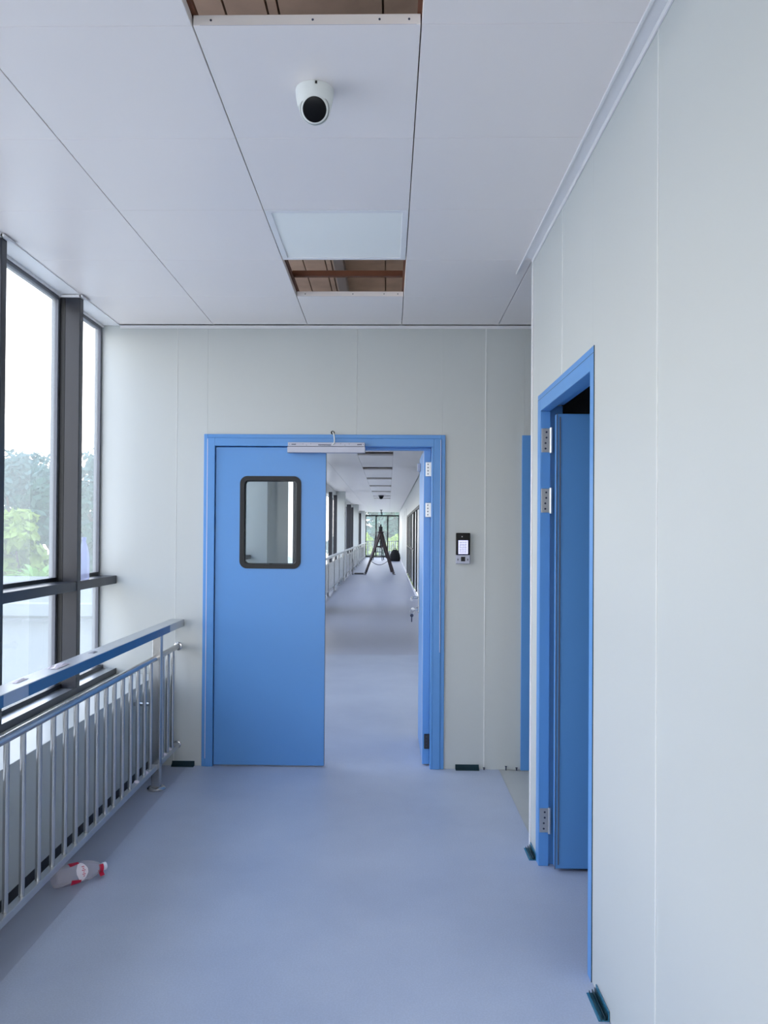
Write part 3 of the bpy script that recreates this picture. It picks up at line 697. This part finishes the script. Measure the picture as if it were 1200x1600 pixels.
# crumpled paper on the handrail
def scrap(name, c, s, m, label, cat, rot=0.5):
    mb = MB(); n = 6; V = []
    for i in range(n+1):
        row = []
        for j in range(n+1):
            x = (i/n-.5)*s[0]; y = (j/n-.5)*s[1]
            z = s[2]*(.3+.7*random.random()) if 0 < i < n and 0 < j < n else s[2]*.15*random.random()
            row.append(mb.bm.verts.new((c[0]+x*math.cos(rot)-y*math.sin(rot), c[1]+x*math.sin(rot)+y*math.cos(rot), c[2]+z+.0005)))
        V.append(row)
    for i in range(n):
        for j in range(n): mb.bm.faces.new((V[i][j], V[i+1][j], V[i+1][j+1], V[i][j+1]))
    o = mb.build(name, m); q = o.modifiers.new('thickness', 'SOLIDIFY'); q.thickness = .0006; q.offset = 1
    return tag(o, label, cat)
scrap('paper_scrap', (-1.308, 3.22, .911), (.04, .13, .012), M['lbl'], 'crumpled white paper scrap lying on the handrail near the post', 'paper', 0)
scrap('paper_scrap', (-1.318, 2.90, .911), (.02, .09, .006), M['lbl'], 'small thin strip of white paper on the nearest stretch of handrail', 'paper', 0)
scrap('tape_scrap', (-1.31, 3.60, .911), (.025, .05, .004), M['duct'], 'tiny grey tape scrap on the handrail beyond the paper', 'tape', 0)
scrap('red_wrapper', (-1.452, 2.950, .565), (.045, .05, .02), M['red'], 'small red wrapper on the ledge at the left edge of view', 'wrapper', 0)

# ================================================================ THINGS IN THE FAR CORRIDOR
TP = thing('tripod', (-.25, 28.8, 0), 'tall dark brown tripod standing in the far corridor', 'tripod')
ap = Vector((-.26, 28.9, 1.50))
for ft_ in (Vector((-.80, 28.5, 0)), Vector((.225, 28.7, 0)), Vector((.15, 30.6, 0))):
    d = (ft_-ap); L = d.length; d.normalize(); s_ = Vector((d.y, -d.x, 0)).normalized() if abs(d.x)+abs(d.y) > 0 else Vector((1, 0, 0))
    m = MB()
    for k in (-1, 1): m.tube(ap+d*.02+s_*.05*k, ap+d*(L*.62)+s_*.03*k, .038, 8)
    m.tube(ap+d*(L*.45), ft_-d*.05, .042, 8)
    lg = m.build('leg', M['brown'], TP)
    MB().tube(ft_-d*.10, ft_, .045, 8, .02).box(ft_.x-.05, ft_.x+.05, ft_.y-.05, ft_.y+.05, 0, .03).build('foot', M['duct'], lg)
    MB().tube(ap+d*(L*.60)-s_*.06, ap+d*(L*.60)+s_*.06, .035, 8).build('clamp', M['black'], lg)
MB().lathe([(.11, 0), (.12, .03), (.06, .05)], ap-Vector((0, 0, .02)), seg=16).build('head_plate', M['brown'], TP)
MB().box(ap.x-.065, ap.x+.065, ap.y-.06, ap.y+.06, 1.53, 1.70).tube((ap.x, ap.y-.10, 1.64), (ap.x, ap.y+.10, 1.64), .05, 12).tube((ap.x, ap.y, 1.70), (ap.x, ap.y, 1.78), .03, 10).build('instrument', M['black'], TP, bevel=.01)
MB().tube((ap.x, ap.y, 1.48), (ap.x, ap.y, .95), .02, 8).tube((-.44, 28.75, 1.0), (-.10, 28.82, 1.0), .018, 8).tube((-.44, 28.75, 1.0), (-.25, 29.2, .95), .018, 8).tube((-.10, 28.82, 1.0), (-.25, 29.2, .95), .018, 8).build('brace', M['brown'], TP)
m = MB(); pts = [Vector((-.62, 28.6, .50))+Vector((.66, .05, .02))*t-Vector((0, 0, .16*math.sin(PI*t))) for t in [i/10 for i in range(11)]]
m.path(pts, .010, 6).build('chain', M['steel'], TP)
SL = thing('step_ladder', (-.42, 44, 0), 'narrow step ladder standing behind the tripod in the far corridor', 'ladder')
for x0, x1, y0_, y1_ in ((-.85, -.62, 43.6, 44), (-.30, -.46, 43.6, 44), (-.80, -.62, 44.6, 44), (-.22, -.46, 44.6, 44)):
    MB().tube((x0, y0_, 0), (x1, y1_, 1.75), .022, 8).build('rail', M['steel'], SL)
for i in range(6):
    t = .12+i*.15; MB().box(-.85+.23*t, -.30-.16*t, 43.56+.4*t, 43.66+.4*t, 1.75*t-.015, 1.75*t+.015).build('rung', M['steel'], SL)
BG = thing('black_bag', (.38, 43, 0), 'rounded black bag sitting on the far corridor floor by the right wall', 'bag')
m = MB(); V = []
prof = [(.001, .62), (.12, .60), (.20, .50), (.26, .34), (.285, .16), (.27, .03), (.24, 0)]
MB().lathe([(r, h) for r, h in prof[::-1]], (.38, 43, 0), seg=24).build('body', M['bagm'], BG, smooth=True)
MB().path([(.30, 42.9, .58), (.33, 42.88, .68), (.43, 42.88, .68), (.46, 42.9, .58)], .012, 8).build('strap', M['bagm'], BG)
PL = thing('dark_board', (-.98, 29.0, 0), 'flat dark board lying on the far corridor floor by the tripod foot', 'board')
MB().box(-1.18, -.86, 28.8, 29.35, 0, .035).build('plate', M['black'], PL, bevel=.005)
m = MB().path([(-1.19, 28.9, .012), (-1.24, 28.6, .012), (-1.26, 28.9, .012), (-1.28, 29.6, .05), (-1.27, 30.0, .30), (-1.31, 30.2, .50)], .012, 6)
tag(m.build('power_cable', M['black']), 'black cable looping from the board up to the far railing', 'cable')

# ================================================================ OUTSIDE
struct(box('ground', M['bounce_ground'], (-90, 60, -30, 160, -3.6, -3.4)), 'outdoor ground made pale to bounce light onto the ceiling', 'ground')
NB = thing('low_building', (-8, 11, -3.4), 'low white parapet wall of the neighbouring wing outside the lower panes', 'building')
MB().box(-16, -2.6, 11, 20, -3.4, .30).build('wall', M['ext'], NB)
MB().box(-16.1, -2.5, 10.9, 11.15, .30, .47).build('parapet', M['ext'], NB, bevel=.01)
MB().box(-16.1, -2.5, 10.86, 10.9, .24, .27).build('string_course', M['roof'], NB)
MB().box(-15.9, -2.7, 11.15, 20, .301, .33).build('roof_deck', M['roof'], NB)
def tree(loc, h, r, m, label, cat='tree', n=4200, leaf=.17, base=.25, group='trees outside'):
    x, y, z = loc
    T = thing('leafy_'+cat, loc, label, cat, group)
    tk = MB().tube((x, y, z), (x+.2, y, z+h*.55), .03*h, 8, .018*h)
    for i in range(5):
        a = i*2.5; tk.tube((x+.15, y, z+h*(.35+.05*i)), (x+math.cos(a)*r*.5, y+math.sin(a)*r*.5, z+h*(.6+.05*i)), .012*h, 6, .005*h)
    tk.build('trunk', M['bark'], T)
    cl = []
    for i in range(13):
        a = random.random()*2*PI; q = r*.62*math.sqrt(random.random()); t = base+(.88-base)*random.random()
        cl.append((Vector((x+q*math.cos(a), y+q*math.sin(a), z+h*t)), r*(.34+.22*random.random())))
    cl.append((Vector((x, y, z+h*.84)), r*.42))
    mb = MB()
    for i in range(n):
        c, rr = random.choice(cl)
        v = Vector((random.gauss(0, 1), random.gauss(0, 1), random.gauss(0, 1))).normalized()
        p = c+Vector((v.x, v.y, v.z*.8))*rr*(.65+.4*random.random())
        nrm = (v+Vector((random.gauss(0, .5), random.gauss(0, .5), random.gauss(0, .5)+.4))).normalized()
        u = nrm.orthogonal().normalized(); w_ = nrm.cross(u); s_ = leaf*(.6+.8*random.random())
        k = random.random()*PI; uu = (u*math.cos(k)+w_*math.sin(k))*s_; ww = (-u*math.sin(k)+w_*math.cos(k))*s_*.6
        mb.bm.faces.new([mb.bm.verts.new(q) for q in (p-uu, p-ww*.8+uu*.1, p+uu, p+ww*.8+uu*.1)])
    for c, rr in cl[:]:                      # inner mass of foliage
        bmesh.ops.create_icosphere(mb.bm, subdivisions=2, radius=rr*.46, matrix=Matrix.Translation(c))
    mb.build('crown', m, T)
G = -3.4
tree((-16.6, 35.5, G), 9.0, 2.6, M['leaf2'], 'rounded tree with the tallest crown at the left edge of the window view')
tree((-11.3, 27.3, G), 7.0, 1.9, M['leaf1'], 'darker tree close to the left of the big steel post')
tree((-10.8, 23.6, G), 6.1, 1.1, M['leaf3'], 'yellow green tree in front at the left of the view', base=.1)
tree((-12.0, 33, G), 8.9, 2.2, M['leaf2'], 'airy tree seen in the narrow pane right of the steel post', n=2600)
tree((-8.1, 22.6, G), 5.6, 1.2, M['leaf1'], 'bushy tree low behind the narrow pane right of the steel post', base=.1)
tree((-15.6, 30.0, G), 6.6, 1.9, M['leaf2'], 'grey green tree in the gap behind the yellow tree', base=.1)
tree((-21.0, 45, G), 9.0, 2.8, M['leaf1'], 'tall far tree filling the background of the left pane', base=.1)
tree((-15.2, 40.5, G), 7.8, 2.5, M['leaf1'], 'far tree low behind the steel post', base=.1)
tree((-20.5, 27, G), 7.6, 2.8, M['leaf1'], 'dark tree beyond the left window edge')
tree((-24, 18, G), 7.5, 3.2, M['leaf2'], 'blue green tree far to the left outside')
tree((-21, 7, G), 7.2, 3.2, M['leaf1'], 'dark tree straight out from the near windows')
# palm shrub
px_, py_, pz_ = -9.0, 20.7, .08
PS = thing('palm_shrub', (px_, py_, G), 'small bright palm like shrub with pointed fronds above the parapet', 'palm')
MB().tube((px_, py_, G), (px_, py_, pz_+.1), .09, 10, .07).build('trunk', M['bark'], PS)
for i in range(15):
    a = i*2.4+.2; L = .75+.25*random.random(); mb = MB(); pr = None
    for k in range(7):
        t = k/6; q = Vector((px_+math.cos(a)*L*t, py_+math.sin(a)*L*t, pz_+L*(.95*t-.75*t*t)+.15*(i % 3)*t)); wv = Vector((-math.sin(a), math.cos(a), 0))*(.07*math.sin(PI*(.12+.86*t)))
        cur = (mb.bm.verts.new(q-wv), mb.bm.verts.new(q+Vector((0, 0, -.02))), mb.bm.verts.new(q+wv))
        if pr: mb.bm.faces.new((pr[0], pr[1], cur[1], cur[0])); mb.bm.faces.new((pr[1], pr[2], cur[2], cur[1]))
        pr = cur
    mb.build('frond', M['leaf4'], PS)
# beyond the far window
tree((-2.6, 76, G), 9.8, 3.2, M['leaf2'], 'pale green tree beyond the left light of the far window', leaf=.35)
tree((1.4, 67, G), 10.0, 3.4, M['leaf1'], 'dark blue green tree beyond the right light of the far window', leaf=.35)
tree((-2.0, 59, G), 5.0, 1.6, M['leaf3'], 'yellow green bush beyond the left light of the far window', 'shrub', n=3000, leaf=.25, base=.1)
tree((1.35, 58, G), 4.8, 1.6, M['leaf3'], 'yellow green bush beyond the right light of the far window', 'shrub', n=3000, leaf=.25, base=.1)
